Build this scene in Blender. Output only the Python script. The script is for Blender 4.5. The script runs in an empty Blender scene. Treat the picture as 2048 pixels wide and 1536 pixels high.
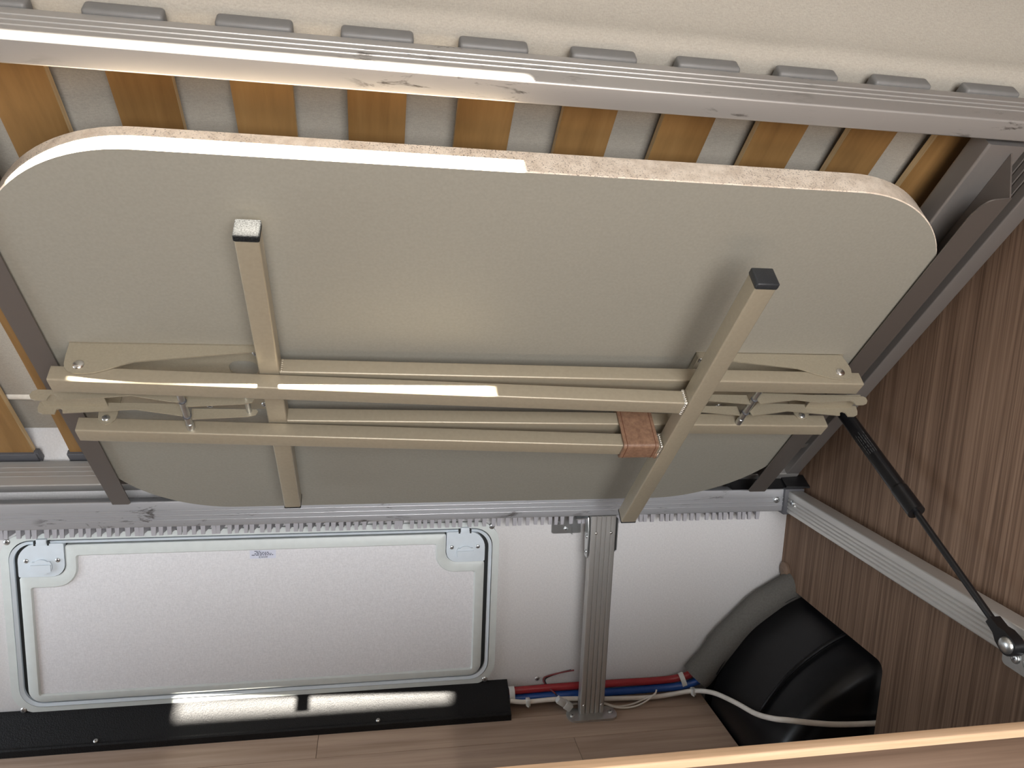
import bpy, bmesh, math, random
from mathutils import Vector, Matrix
random.seed(7)
PI = math.pi
scn = bpy.context.scene
COL = scn.collection

# ------------------------------------------------------------------ camera
cam_d = bpy.data.cameras.new('camera')
cam_d.sensor_fit = 'HORIZONTAL'; cam_d.sensor_width = 36.0
cam_d.lens = 1486.9 / 2048 * 36.0
cam_d.clip_start = 0.02
cam = bpy.data.objects.new('camera', cam_d); COL.objects.link(cam)
yaw, pit, rol = 0.1847, -0.1738, 0.0398
_f = Vector((math.sin(yaw)*math.cos(pit), math.cos(yaw)*math.cos(pit), math.sin(pit)))
_r = Vector((math.cos(yaw), -math.sin(yaw), 0)); _u = _r.cross(_f)
_rt = _r*math.cos(rol) + _u*math.sin(rol); _up = _u*math.cos(rol) - _r*math.sin(rol)
cam.matrix_world = Matrix(((_rt.x, _up.x, -_f.x, -0.3942), (_rt.y, _up.y, -_f.y, -1.2414),
                           (_rt.z, _up.z, -_f.z, 0.8238), (0, 0, 0, 1)))
scn.camera = cam

# ------------------------------------------------------------------ light
scn.view_settings.view_transform = 'Standard'
scn.view_settings.look = 'None'
scn.view_settings.gamma = 1.0
scn.view_settings.use_curve_mapping = False
scn.view_settings.exposure = 0.78
world = bpy.data.worlds.new('daylight'); scn.world = world
world.use_nodes = True
bg = world.node_tree.nodes['Background']
bg.inputs[0].default_value = (1.0, 0.97, 0.93, 1); bg.inputs[1].default_value = 0.30
sun_d = bpy.data.lights.new('sun', 'SUN'); sun_d.energy = 60.0; sun_d.angle = math.radians(0.7)
sun_d.color = (1.0, 0.93, 0.80)
sun = bpy.data.objects.new('sun', sun_d); COL.objects.link(sun)
SUN_E = math.atan(1.70)
sun.rotation_euler = Vector((0, math.cos(SUN_E), -math.sin(SUN_E))).to_track_quat('-Z', 'Y').to_euler()
win_d = bpy.data.lights.new('window_daylight', 'AREA'); win_d.shape = 'RECTANGLE'
win_d.size = 1.0; win_d.size_y = 0.9; win_d.energy = 24; win_d.color = (0.96, 0.97, 0.985)
win = bpy.data.objects.new('window_daylight', win_d); COL.objects.link(win)
win.location = (-0.20, -2.28, 0.88)
win.rotation_euler = Vector((0, 1, -0.05)).to_track_quat('-Z', 'Y').to_euler()

# cool area light added low at the foot end, set in an added opening
loc_d = bpy.data.lights.new('cool_fill_left', 'AREA'); loc_d.shape = 'RECTANGLE'
loc_d.size = 0.50; loc_d.size_y = 0.60; loc_d.energy = 3.4; loc_d.color = (0.80, 0.90, 1.0)
loc = bpy.data.objects.new('cool_fill_left', loc_d); COL.objects.link(loc)
loc.location = (-1.63, -0.36, 0.38)
loc.rotation_euler = Vector((1, 0, 0)).to_track_quat('-Z', 'Y').to_euler()

# ------------------------------------------------------------------ materials
def mat(name, col, rough=0.5, metal=0.0, spec=0.5):
    m = bpy.data.materials.new(name); m.use_nodes = True
    b = m.node_tree.nodes['Principled BSDF']
    b.inputs['Base Color'].default_value = (*col, 1); b.inputs['Roughness'].default_value = rough
    b.inputs['Metallic'].default_value = metal; b.inputs['Specular IOR Level'].default_value = spec
    return m, m.node_tree, b
def nd(t, kind, **kw):
    n = t.nodes.new(kind)
    for k, v in kw.items():
        if k in n.inputs: n.inputs[k].default_value = v
        else: setattr(n, k, v)
    return n
def coords(t, scale=(1, 1, 1), rnd=False):
    tc = nd(t, 'ShaderNodeTexCoord'); mp = nd(t, 'ShaderNodeMapping')
    mp.inputs['Scale'].default_value = scale
    if rnd:
        oi = nd(t, 'ShaderNodeObjectInfo'); ml = nd(t, 'ShaderNodeMath', operation='MULTIPLY'); ml.inputs[1].default_value = 37.0
        t.links.new(oi.outputs['Random'], ml.inputs[0]); ad = nd(t, 'ShaderNodeVectorMath', operation='ADD')
        t.links.new(tc.outputs['Object'], ad.inputs[0]); t.links.new(ml.outputs[0], ad.inputs[1])
        t.links.new(ad.outputs[0], mp.inputs['Vector'])
    else:
        t.links.new(tc.outputs['Object'], mp.inputs['Vector'])
    return mp
def noise(t, mp, scale, detail=3, rough=0.5, dist=0.0):
    n = nd(t, 'ShaderNodeTexNoise'); n.inputs['Scale'].default_value = scale
    n.inputs['Detail'].default_value = detail; n.inputs['Roughness'].default_value = rough
    n.inputs['Distortion'].default_value = dist
    t.links.new(mp.outputs[0], n.inputs['Vector']); return n
def ramp(t, src, stops):
    r = nd(t, 'ShaderNodeValToRGB'); e = r.color_ramp.elements
    while len(e) < len(stops): e.new(0.5)
    for i, (p, c) in enumerate(stops):
        e[i].position = p; e[i].color = (*c, 1) if len(c) == 3 else c
    t.links.new(src, r.inputs[0]); return r
def mix(t, a, b, fac, mode='MIX'):
    m = nd(t, 'ShaderNodeMix', data_type='RGBA', blend_type=mode)
    for i, v in ((6, a), (7, b)):
        if isinstance(v, tuple): m.inputs[i].default_value = (*v, 1)
        else: t.links.new(v, m.inputs[i])
    if isinstance(fac, float): m.inputs[0].default_value = fac
    else: t.links.new(fac, m.inputs[0])
    return m.outputs[2]
def bump(t, b, h, strength=0.2, dist=0.001):
    n = nd(t, 'ShaderNodeBump'); n.inputs['Strength'].default_value = strength; n.inputs['Distance'].default_value = dist
    t.links.new(h, n.inputs['Height']); t.links.new(n.outputs[0], b.inputs['Normal'])

def m_plain(name, col, rough, metal=0.0, var=0.06, sc=60, bstr=0.05, spec=0.5):
    m, t, b = mat(name, col, rough, metal, spec)
    mp = coords(t); n = noise(t, mp, sc, 4)
    c = ramp(t, n.outputs[0], [(0.3, tuple(x*(1-var) for x in col)), (0.7, tuple(min(1, x*(1+var)) for x in col))])
    t.links.new(c.outputs[0], b.inputs['Base Color']); bump(t, b, n.outputs[0], bstr, 0.0005)
    return m
def m_alu(name, axis, col=(0.46, 0.445, 0.425), rough=0.36, dirt=0.0, metal=0.85):
    m, t, b = mat(name, col, rough, metal)
    sc = [420, 420, 420]; sc[axis] = 0.5
    mp = coords(t, sc); n = noise(t, mp, 4, 4, 0.6)
    c = ramp(t, n.outputs[0], [(0.25, tuple(x*0.985 for x in col)), (0.75, tuple(min(1, x*1.01) for x in col))])
    out = c.outputs[0]
    if dirt:
        sc2 = [70, 70, 70]; sc2[axis] = 16
        mp2 = coords(t, sc2); n2 = noise(t, mp2, 1.0, 5, 0.7, 0.6)
        mp3 = coords(t, (5, 5, 5)); n3 = noise(t, mp3, 1.0, 2)
        d = ramp(t, n2.outputs[0], [(0.57, (0, 0, 0)), (0.65, (1, 1, 1))])
        g = ramp(t, n3.outputs[0], [(0.50, (0, 0, 0)), (0.58, (dirt, dirt, dirt))])
        ml = nd(t, 'ShaderNodeMath', operation='MULTIPLY')
        t.links.new(d.outputs[0], ml.inputs[0]); t.links.new(g.outputs[0], ml.inputs[1])
        out = mix(t, out, (0.06, 0.05, 0.04), ml.outputs[0])
    t.links.new(out, b.inputs['Base Color'])
    rr = ramp(t, n.outputs[0], [(0.2, (rough*0.95,)*3), (0.8, (rough*1.06,)*3)])
    t.links.new(rr.outputs[0], b.inputs['Roughness'])
    bump(t, b, n.outputs[0], 0.01, 0.0001)
    return m
def m_wood(name, dark, mid, light, axis, freq=60, stretch=2.2, rough=0.45, rnd=False, contrast=(0.30, 0.5, 0.72), figure=0.5):
    m, t, b = mat(name, mid, rough, 0, 0.18)
    sc = [freq]*3; sc[axis] = stretch
    mp = coords(t, sc, rnd); n = noise(t, mp, 1.0, 5, 0.62, 0.35)
    c = ramp(t, n.outputs[0], [(contrast[0], dark), (contrast[1], mid), (contrast[2], light)])
    sc2 = [freq*0.16]*3; sc2[axis] = stretch*0.35
    mp2 = coords(t, sc2, rnd); n2 = noise(t, mp2, 1.0, 3, 0.5, 1.2)
    c2 = ramp(t, n2.outputs[0], [(0.35, tuple(x*0.72 for x in mid)), (0.65, light)])
    out = mix(t, c.outputs[0], c2.outputs[0], figure)
    t.links.new(out, b.inputs['Base Color']); bump(t, b, n.outputs[0], 0.10, 0.0004)
    return m
def m_weave(name, col, sc=900, rough=0.9, strength=0.35, var=0.10):
    m, t, b = mat(name, col, rough, 0, 0.2)
    mp = coords(t, (sc, sc, sc*0.35)); n = noise(t, mp, 1.0, 2, 0.6)
    mq = coords(t, (sc*0.35, sc, sc)); n2 = noise(t, mq, 1.0, 2, 0.6)
    ad = nd(t, 'ShaderNodeMath', operation='ADD'); t.links.new(n.outputs[0], ad.inputs[0]); t.links.new(n2.outputs[0], ad.inputs[1])
    hf = nd(t, 'ShaderNodeMath', operation='MULTIPLY'); hf.inputs[1].default_value = 0.5; t.links.new(ad.outputs[0], hf.inputs[0])
    c = ramp(t, hf.outputs[0], [(0.35, tuple(x*(1-var) for x in col)), (0.65, tuple(min(1, x*(1+var)) for x in col))])
    t.links.new(c.outputs[0], b.inputs['Base Color']); bump(t, b, hf.outputs[0], strength, 0.0006)
    return m

ALU_X = m_alu('brushed aluminium x', 0, metal=0.65)
ALU_XD = m_alu('scuffed aluminium x', 0, dirt=0.9, metal=0.65)
ALU_Y = m_alu('brushed aluminium y', 1, metal=0.65)
ALU_Z = m_alu('brushed aluminium z', 2, metal=0.65)
ALU_B = m_alu('brushed aluminium base side', 1, col=(0.60, 0.585, 0.56), metal=0.6)
ALU_DULL = m_alu('dull aluminium y', 1, col=(0.31, 0.29, 0.275), metal=0.65)
ALU_BASE = m_alu('bright aluminium x', 0, col=(0.46, 0.465, 0.485), rough=0.33, dirt=0.8, metal=0.62)
ALU_GUIDE = m_alu('grey aluminium guide', 1, col=(0.19, 0.168, 0.152), rough=0.42, metal=0.7)
CHAMP = m_plain('champagne lacquer', (0.33, 0.285, 0.21), 0.34, 0.25, 0.04, 220, 0.05)
CHAMP_SHEET = m_plain('champagne sheet metal', (0.33, 0.29, 0.215), 0.40, 0.25, 0.05, 400, 0.06)
STEEL = m_plain('zinc steel', (0.62, 0.64, 0.64), 0.28, 0.95, 0.06, 90, 0.05)
CHROME = m_plain('bright rivet steel', (0.78, 0.77, 0.75), 0.18, 1.0, 0.03, 90, 0.02)
WELD = m_plain('weld bead', (0.72, 0.68, 0.60), 0.3, 0.9, 0.15, 500, 0.5)
LAMINATE = m_plain('grey laminate', (0.252, 0.237, 0.198), 0.55, 0.0, 0.05, 300, 0.05, 0.4)
GREY_PLASTIC = m_plain('mid grey plastic', (0.150, 0.146, 0.140), 0.5, 0, 0.04, 100, 0.03)
DARK_PLASTIC = m_plain('dark grey plastic', (0.075, 0.075, 0.082), 0.45, 0, 0.06, 100, 0.03)
BLACK_CAP = m_plain('black rubber cap', (0.022, 0.024, 0.027), 0.38, 0, 0.2, 900, 0.25)
BLACK_TUB = m_plain('black moulded plastic', (0.005, 0.005, 0.006), 0.33, 0, 0.25, 60, 0.03, 0.30)
BLACK_STRUT = m_plain('black lacquered steel', (0.007, 0.007, 0.008), 0.3, 0.0, 0.1, 60, 0.02)
HATCH_PL = m_plain('pale grey green plastic', (0.60, 0.635, 0.62), 0.42, 0, 0.03, 80, 0.02)
LATCH_PL = m_plain('pale blue grey plastic', (0.62, 0.68, 0.73), 0.38, 0, 0.02, 80, 0.02)
GAP = m_plain('black rubber seal', (0.015, 0.017, 0.017), 0.7, 0, 0.1, 80, 0.02)
FABRIC = m_weave('mattress cover weave', (0.345, 0.315, 0.268), 700)
FABRIC_EDGE = m_plain('cream piping', (0.66, 0.62, 0.55), 0.8, 0, 0.06, 200, 0.1)
WALL = m_weave('woven wall covering', (0.62, 0.605, 0.60), 620, 0.8, 0.30, 0.07)
PANEL = m_weave('woven hatch lining', (0.69, 0.685, 0.70), 620, 0.8, 0.30, 0.08)
SLAT = m_wood('birch slat', (0.125, 0.064, 0.022), (0.215, 0.115, 0.040), (0.285, 0.165, 0.064), 1, 45, 3.0, 0.42, True)
PLY = m_wood('birch ply edge', (0.36, 0.22, 0.10), (0.60, 0.42, 0.22), (0.70, 0.52, 0.30), 1, 300, 3.0, 0.6, True)
PART = m_wood('brown elm panel', (0.080, 0.047, 0.032), (0.165, 0.104, 0.070), (0.26, 0.172, 0.120), 2, 300, 3.0, 0.60, contrast=(0.36, 0.5, 0.66), figure=0.30)
FACE = m_wood('brown elm front', (0.085, 0.052, 0.035), (0.150, 0.098, 0.068), (0.21, 0.145, 0.105), 0, 95, 2.2, 0.42, figure=0.45)
OAK = m_wood('light oak edge', (0.58, 0.37, 0.215), (0.76, 0.51, 0.32), (0.85, 0.61, 0.41), 0, 160, 4.0, 0.45, figure=0.3)
FLOOR = m_wood('vinyl plank', (0.26, 0.175, 0.125), (0.44, 0.32, 0.245), (0.56, 0.43, 0.34), 0, 70, 3.0, 0.5, True, figure=0.5)
FLOOR_BASE = m_plain('floor board', (0.12, 0.085, 0.065), 0.7)
FOAM = m_plain('grey foam', (0.125, 0.118, 0.108), 0.95, 0, 0.10, 300, 0.3, 0.1)
RED = m_plain('red hose', (0.32, 0.022, 0.028), 0.25, 0, 0.05, 60, 0.02)
BLUE = m_plain('blue hose', (0.015, 0.07, 0.28), 0.25, 0, 0.05, 60, 0.02)
WHITE_CABLE = m_plain('white cable sheath', (0.78, 0.74, 0.68), 0.4, 0, 0.06, 60, 0.03)
CLEAR_CLIP = m_plain('milky clip plastic', (0.62, 0.62, 0.60), 0.35, 0, 0.04, 80, 0.02)
TOOTH = m_plain('grey comb plastic', (0.36, 0.35, 0.37), 0.32, 0, 0.04, 80, 0.02)
STICKER = m_plain('white paper sticker', (0.62, 0.64, 0.74), 0.5, 0, 0.02, 80, 0.02)
INK = m_plain('dark print ink', (0.06, 0.065, 0.09), 0.6, 0, 0.05, 80, 0.02)
STITCH = m_plain('dark brown thread', (0.12, 0.045, 0.022), 0.8, 0, 0.1, 500, 0.3)
PLUG = m_plain('brown plastic plug', (0.19, 0.125, 0.085), 0.5, 0, 0.06, 100, 0.03)
WIRE_BROWN = m_plain('dark red wire', (0.16, 0.02, 0.025), 0.45, 0, 0.05, 60, 0.02)
CEIL = m_plain('cream ceiling board', (0.66, 0.62, 0.56), 0.8, 0, 0.03, 20, 0.02)
LABEL_INK = m_plain('grey label print', (0.05, 0.05, 0.05), 0.5, 0, 0.05, 60, 0.02)

def m_sun_dimmer():  # partly transparent sheet, added only to weaken the sun
    m, t, b = mat('sun dimming sheet', (0.30, 0.30, 0.30), 0.8)
    tr = nd(t, 'ShaderNodeBsdfTransparent'); mx = nd(t, 'ShaderNodeMixShader'); mx.inputs[0].default_value = 0.055
    out = t.nodes['Material Output']
    t.links.new(b.outputs[0], mx.inputs[1]); t.links.new(tr.outputs[0], mx.inputs[2]); t.links.new(mx.outputs[0], out.inputs['Surface'])
    return m
SCREEN = m_sun_dimmer()
def m_edge():
    m, t, b = mat('speckled beige edging', (0.62, 0.52, 0.43), 0.28)
    mp = coords(t, (1, 1, 1)); n = noise(t, mp, 560, 4, 0.7, 0.3); n2 = noise(t, mp, 5, 2)
    n3 = noise(t, mp, 90, 3)
    base = ramp(t, n3.outputs[0], [(0.35, (0.60, 0.50, 0.40)), (0.6, (0.74, 0.64, 0.53))])
    sp = ramp(t, n.outputs[0], [(0.545, (0, 0, 0)), (0.63, (1, 1, 1))])
    g = ramp(t, n2.outputs[0], [(0.38, (0.12, 0.12, 0.12)), (0.6, (1, 1, 1))])
    ml = nd(t, 'ShaderNodeMath', operation='MULTIPLY')
    t.links.new(sp.outputs[0], ml.inputs[0]); t.links.new(g.outputs[0], ml.inputs[1])
    t.links.new(mix(t, base.outputs[0], (0.09, 0.065, 0.05), ml.outputs[0]), b.inputs['Base Color'])
    return m
EDGE = m_edge()
def m_leather():
    m, t, b = mat('tan leather', (0.33, 0.17, 0.10), 0.42)
    mp = coords(t); n = noise(t, mp, 160, 5, 0.6); v = nd(t, 'ShaderNodeTexVoronoi'); v.inputs['Scale'].default_value = 700
    t.links.new(mp.outputs[0], v.inputs['Vector'])
    c = ramp(t, n.outputs[0], [(0.3, (0.155, 0.082, 0.050)), (0.7, (0.27, 0.158, 0.100))])
    t.links.new(c.outputs[0], b.inputs['Base Color']); bump(t, b, v.outputs['Distance'], 0.35, 0.0006)
    return m
LEATHER = m_leather()
def m_duct():
    m, t, b = mat('grained black duct', (0.010, 0.010, 0.011), 0.50, 0, 0.22)
    mp = coords(t); n = noise(t, mp, 420, 3, 0.6)
    bump(t, b, n.outputs[0], 0.8, 0.0014)
    return m
DUCT = m_duct()

# ------------------------------------------------------------------ mesh helpers
def ob(name, bm, m, parent=None, smooth=40, loc=None):
    bmesh.ops.recalc_face_normals(bm, faces=bm.faces)
    me = bpy.data.meshes.new(name); bm.to_mesh(me); bm.free()
    for mm in (m if isinstance(m, (list, tuple)) else [m]): me.materials.append(mm)
    if smooth:
        me.shade_smooth(); me.set_sharp_from_angle(angle=math.radians(smooth))
    return link(name, me, parent, loc)
def link(name, me, parent=None, loc=None):
    o = bpy.data.objects.new(name, me); COL.objects.link(o)
    if parent is not None: o.parent = parent
    if loc: o.location = loc
    return o
def thing(name, label, cat, loc=(0, 0, 0), rot=(0, 0, 0), group=None):
    o = bpy.data.objects.new(name, None); COL.objects.link(o); o.empty_display_size = 0.05
    o.location = loc; o.rotation_euler = rot
    return tag(o, label, cat, group)
def tag(o, label, cat, group=None):
    o['label'] = label; o['category'] = cat
    if group: o['group'] = group
    return o
def struct(o): o['kind'] = 'structure'; return o
def N(): return bmesh.new()
def prism(bm, loop, vec):
    a = [bm.verts.new(Vector(p)) for p in loop]; v = Vector(vec)
    b = [bm.verts.new(Vector(p)+v) for p in loop]; n = len(a)
    fs = [bm.faces.new(a), bm.faces.new(b[::-1])]
    for i in range(n): fs.append(bm.faces.new((a[i], b[i], b[(i+1) % n], a[(i+1) % n])))
    return fs
def box(bm, x0, x1, y0, y1, z0, z1, bev=0.0, seg=2):
    r = bmesh.ops.create_cube(bm, size=1.0)['verts']
    for v in r: v.co = Vector(((x0+x1)/2+v.co.x*(x1-x0), (y0+y1)/2+v.co.y*(y1-y0), (z0+z1)/2+v.co.z*(z1-z0)))
    if bev:
        es = list({e for v in r for e in v.link_edges})
        bmesh.ops.bevel(bm, geom=es, offset=bev, segments=seg, affect='EDGES', profile=0.5)
    return bm
def rrect(a0, a1, b0, b1, r, seg=5):
    out = []
    rs = r if isinstance(r, (list, tuple)) else [r]*4      # corners: (a1,b1) (a0,b1) (a0,b0) (a1,b0)
    for k, (ca, cb, st) in enumerate(((a1, b1, 0), (a0, b1, 90), (a0, b0, 180), (a1, b0, 270))):
        q = rs[k]; sa = -1 if ca == a1 else 1; sb = -1 if cb == b1 else 1
        for i in range(seg+1):
            t = math.radians(st+90*i/seg)
            out.append((ca+sa*q+q*math.cos(t), cb+sb*q+q*math.sin(t)))
    return out
def cyl(bm, p0, p1, r0, r1=None, seg=20):
    p0 = Vector(p0); p1 = Vector(p1); r1 = r0 if r1 is None else r1
    d = (p1-p0).normalized(); a = d.orthogonal().normalized(); b = d.cross(a)
    A = []; B = []
    for i in range(seg):
        t = 2*PI*i/seg; w = a*math.cos(t)+b*math.sin(t)
        A.append(bm.verts.new(p0+w*r0)); B.append(bm.verts.new(p1+w*r1))
    bm.faces.new(A[::-1]); bm.faces.new(B)
    for i in range(seg): bm.faces.new((A[i], A[(i+1) % seg], B[(i+1) % seg], B[i]))
    return bm
def dome(bm, c, axis, r, h, seg=16, rings=5):
    c = Vector(c); d = Vector(axis).normalized(); a = d.orthogonal().normalized(); b = d.cross(a)
    prev = None; first = None
    for k in range(rings):
        t = PI/2*k/rings
        ring = [bm.verts.new(c+(a*math.cos(2*PI*i/seg)+b*math.sin(2*PI*i/seg))*r*math.cos(t)+d*h*math.sin(t)) for i in range(seg)]
        if prev:
            for i in range(seg): bm.faces.new((prev[i], prev[(i+1) % seg], ring[(i+1) % seg], ring[i]))
        else: bm.faces.new(ring[::-1])
        prev = ring
    top = bm.verts.new(c+d*h)
    for i in range(seg): bm.faces.new((prev[i], prev[(i+1) % seg], top))
    return bm
def tube(bm, pts, r, seg=10, sub=6):
    P = [Vector(p) for p in pts]
    path = []
    for i in range(len(P)-1):
        p0 = P[max(i-1, 0)]; p1 = P[i]; p2 = P[i+1]; p3 = P[min(i+2, len(P)-1)]
        for k in range(sub):
            t = k/sub
            path.append(0.5*((2*p1)+(p2-p0)*t+(2*p0-5*p1+4*p2-p3)*t*t+(3*p1-p0-3*p2+p3)*t**3))
    path.append(P[-1])
    d0 = (path[1]-path[0]).normalized(); nrm = d0.orthogonal().normalized(); prev = None
    for i, p in enumerate(path):
        d = (path[min(i+1, len(path)-1)]-path[max(i-1, 0)]).normalized()
        nrm = (nrm-d*nrm.dot(d)).normalized(); b = d.cross(nrm)
        rr = r(i/(len(path)-1)) if callable(r) else r
        ring = [bm.verts.new(p+(nrm*math.cos(2*PI*j/seg)+b*math.sin(2*PI*j/seg))*rr) for j in range(seg)]
        if prev:
            for j in range(seg): bm.faces.new((prev[j], prev[(j+1) % seg], ring[(j+1) % seg], ring[j]))
        else: bm.faces.new(ring[::-1])
        prev = ring
    bm.faces.new(prev)
    return bm
def beam(bm, p0, p1, u, v, r=0.0025, seg=4):
    """rounded rectangular tube whose section spans u x v starting at p0 / p1"""
    u = Vector(u); v = Vector(v); lu = u.length; lv = v.length; un = u/lu; vn = v/lv
    L = rrect(0, lu, 0, lv, r, seg)
    A = [bm.verts.new(Vector(p0)+un*a+vn*b) for a, b in L]; B = [bm.verts.new(Vector(p1)+un*a+vn*b) for a, b in L]
    bm.faces.new(A[::-1]); bm.faces.new(B); n = len(A)
    for i in range(n): bm.faces.new((A[i], A[(i+1) % n], B[(i+1) % n], B[i]))
    return bm
def rail_loop(a0, a1, b0, b1, r=0.003, ga=(), gb=(), gw=0.0030, gd=0.0020, seg=4):
    """section (a,b); ga: b-fractions of grooves on both a-faces; gb: a-fractions of grooves on b0 face"""
    out = []
    c = rrect(a0, a1, b0, b1, r, seg); k = seg+1
    TR, TL, BL, BR = c[0:k], c[k:2*k], c[2*k:3*k], c[3*k:4*k]
    def feat(base, mid, sgn_dir, axis_a, inward):
        # groove (gd>0): V; ridge (gd<0): half round
        if gd > 0: prof = [(-gw/2, 0), (0, gd), (gw/2, 0)]
        else: prof = [(-gw/2*math.cos(PI*q/6), gd*math.sin(PI*q/6)) for q in range(7)]
        r = []
        for t_, d_ in prof:
            t2 = mid+sgn_dir*t_; d2 = base+inward*d_
            r.append((d2, t2) if axis_a else (t2, d2))
        return r
    out += TR
    out += TL
    for f in sorted(ga, reverse=True): out += feat(a0, b0+(b1-b0)*f, -1, True, 1)
    out += BL
    for f in sorted(gb): out += feat(b0, a0+(a1-a0)*f, 1, False, 1)
    out += BR
    for f in sorted(ga): out += feat(a1, b0+(b1-b0)*f, 1, True, -1)
    return out
def screw(name, c, axis, r, parent, m=None, h=None):
    """pan head screw with cross recess"""
    bm = N(); d = Vector(axis).normalized(); c = Vector(c); h = h or r*0.55
    cyl(bm, c-d*0.0015, c+d*h*0.35, r, r, 16); dome(bm, c+d*h*0.35, d, r, h*0.65, 16, 4)
    a = d.orthogonal().normalized(); b = d.cross(a)
    for u, v in ((a, b), (b, a)):
        q = c+d*h*0.80
        for f in prism(bm, [q+u*r*0.5+v*r*0.1, q-u*r*0.5+v*r*0.1, q-u*r*0.5-v*r*0.1, q+u*r*0.5-v*r*0.1], d*h*0.23): f.material_index = 1
    return ob(name, bm, [m or STEEL, DARK_PLASTIC], parent)

# ================================================================== SETTING
XP = 0.3827            # face of the wooden partition
XL = -1.60             # left end of the modelled bed compartment
# back wall
bm = N(); box(bm, XL-0.6, 1.0, 0.0, 0.03, -0.05, 1.95)
struct(ob('wall_back', bm, WALL, None, 0))
# partition with the cut-out over the wheel arch
bm = N()
zc = 0.2205
loop = [(XP, 0, zc), (XP, -0.290, zc)]
for i in range(1, 7):
    t = PI/2*i/6; loop.append((XP, -0.290-0.016*math.sin(t), zc-0.016*(1-math.cos(t))))
loop += [(XP, -0.306, 0.0), (XP, -2.3, 0.0), (XP, -2.3, 1.95), (XP, 0, 1.95)]
prism(bm, loop, (0.016, 0, 0))
wr = struct(ob('wall_right', bm, PART, None, 0))
# floor: sub floor plus planks laid along x
bm = N(); box(bm, XL-0.6, 0.2300, -2.3, 0.0, -0.03, -0.0012)
fl = struct(ob('floor', bm, FLOOR_BASE, None, 0))
pw = 0.0662
def plank_mesh(x0, x1):
    bm = N(); box(bm, x0, x1, -pw+0.0005, -0.0005, -0.006, 0.0, 0.0004, 1)
    me = bpy.data.meshes.new('plank'); bm.to_mesh(me); bm.free(); me.materials.append(FLOOR); return me
joints = {1: [-0.485], 0: [-0.9, 0.02], 2: [-0.05, -0.8], 3: [-0.35], 4: [-0.6, 0.05], 5: [-0.2], 6: [-0.7], 7: [-0.1], 8: [-0.45]}
for k in range(9):
    y = -0.0515-pw*(k-1)
    if k == 0: y = 0.0147
    xs = [XL-0.55]+sorted(joints[k])+[0.2295]
    for a, b in zip(xs[:-1], xs[1:]):
        link('plank', plank_mesh(a+0.0004, b-0.0004), fl, (0, y if k else y-0.0002, 0))
# foot end wall, with an opening added around the cool area light
bm = N()
for a in ((-0.70, -0.62, 0, 1.95), (-0.10, 0.0, 0, 1.95), (-0.62, -0.10, 0, 0.06), (-0.62, -0.10, 0.70, 1.95)):
    box(bm, XL-0.07, XL-0.05, a[0], a[1], a[2], a[3])
struct(ob('wall_left', bm, WALL, None, 0))
# room ceiling with roof hatch opening, and the far side of the aisle
CZ = 1.95; hx0, hx1, hy0, hy1 = -0.72, -0.258, -1.62, -1.092
bm = N()
for a in ((XL-0.6, hx0, -2.3, 0), (hx1, 1.0, -2.3, 0), (hx0, hx1, -2.3, hy0), (hx0, hx1, hy1, 0)):
    box(bm, a[0], a[1], a[2], a[3], CZ, CZ+0.03)
struct(ob('ceiling', bm, CEIL, None, 0))
bm = N()
for a in ((hx0-0.03, hx0, hy0-0.03, hy1+0.03), (hx1, hx1+0.03, hy0-0.03, hy1+0.03), (hx0, hx1, hy0-0.03, hy0), (hx0, hx1, hy1, hy1+0.03)):
    box(bm, a[0], a[1], a[2], a[3], CZ-0.012, CZ)
struct(ob('trim_1', bm, HATCH_PL, None, 0))
bm = N(); box(bm, hx0, hx1, hy0, -1.165, CZ+0.012, CZ+0.0125)  # unseen sheet added in the roof opening, dims the sun beyond the clear slot
struct(ob('sun_dimmer_sheet', bm, SCREEN, None, 0))
bm = N()   # aisle wall behind the viewer with a window opening
wx0, wx1, wz0, wz1 = -0.72, 0.32, 0.41, 1.35
for a in ((XL-0.6, wx0, 0, CZ), (wx1, 1.0, 0, CZ), (wx0, wx1, 0, wz0), (wx0, wx1, wz1, CZ)):
    box(bm, a[0], a[1], -2.33, -2.3, a[2], a[3])
struct(ob('wall_front', bm, CEIL, None, 0))

# ================================================================== BASE FRAME (fixed)
base = thing('bed_base_frame', 'fixed grooved aluminium base frame with a support post, along the wall under the bed', 'bed base', (0, 0, 0))
bm = N(); L = rail_loop(-0.0583, -0.036, 0.3808, 0.4232, 0.0022, ga=(0.26, 0.44, 0.62), gw=0.0022, gd=-0.0012)
prism(bm, [(XL, a, b) for a, b in L], (0.3368-XL, 0, 0)); ob('rear_rail', bm, ALU_BASE, base, 42)
bm = N(); L = rail_loop(0.3418, 0.3700, 0.380, 0.4205, 0.0022, ga=(0.2, 0.36, 0.52, 0.68))
prism(bm, [(a, -0.664, b) for a, b in L], (0, 0.602, 0)); ob('side_rail', bm, ALU_B, base, 30)
bm = N(); box(bm, 0.3350, 0.3725, -0.0645, -0.034, 0.3765, 0.4245, 0.0012)
cc = ob('corner_connector', bm, DARK_PLASTIC, base)
screw('bolt', (0.3215, -0.060, 0.4035), (0, -1, 0), 0.0058, base)
screw('bolt', (0.3418, -0.0800, 0.4030), (-1, 0, 0), 0.0058, base)
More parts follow.
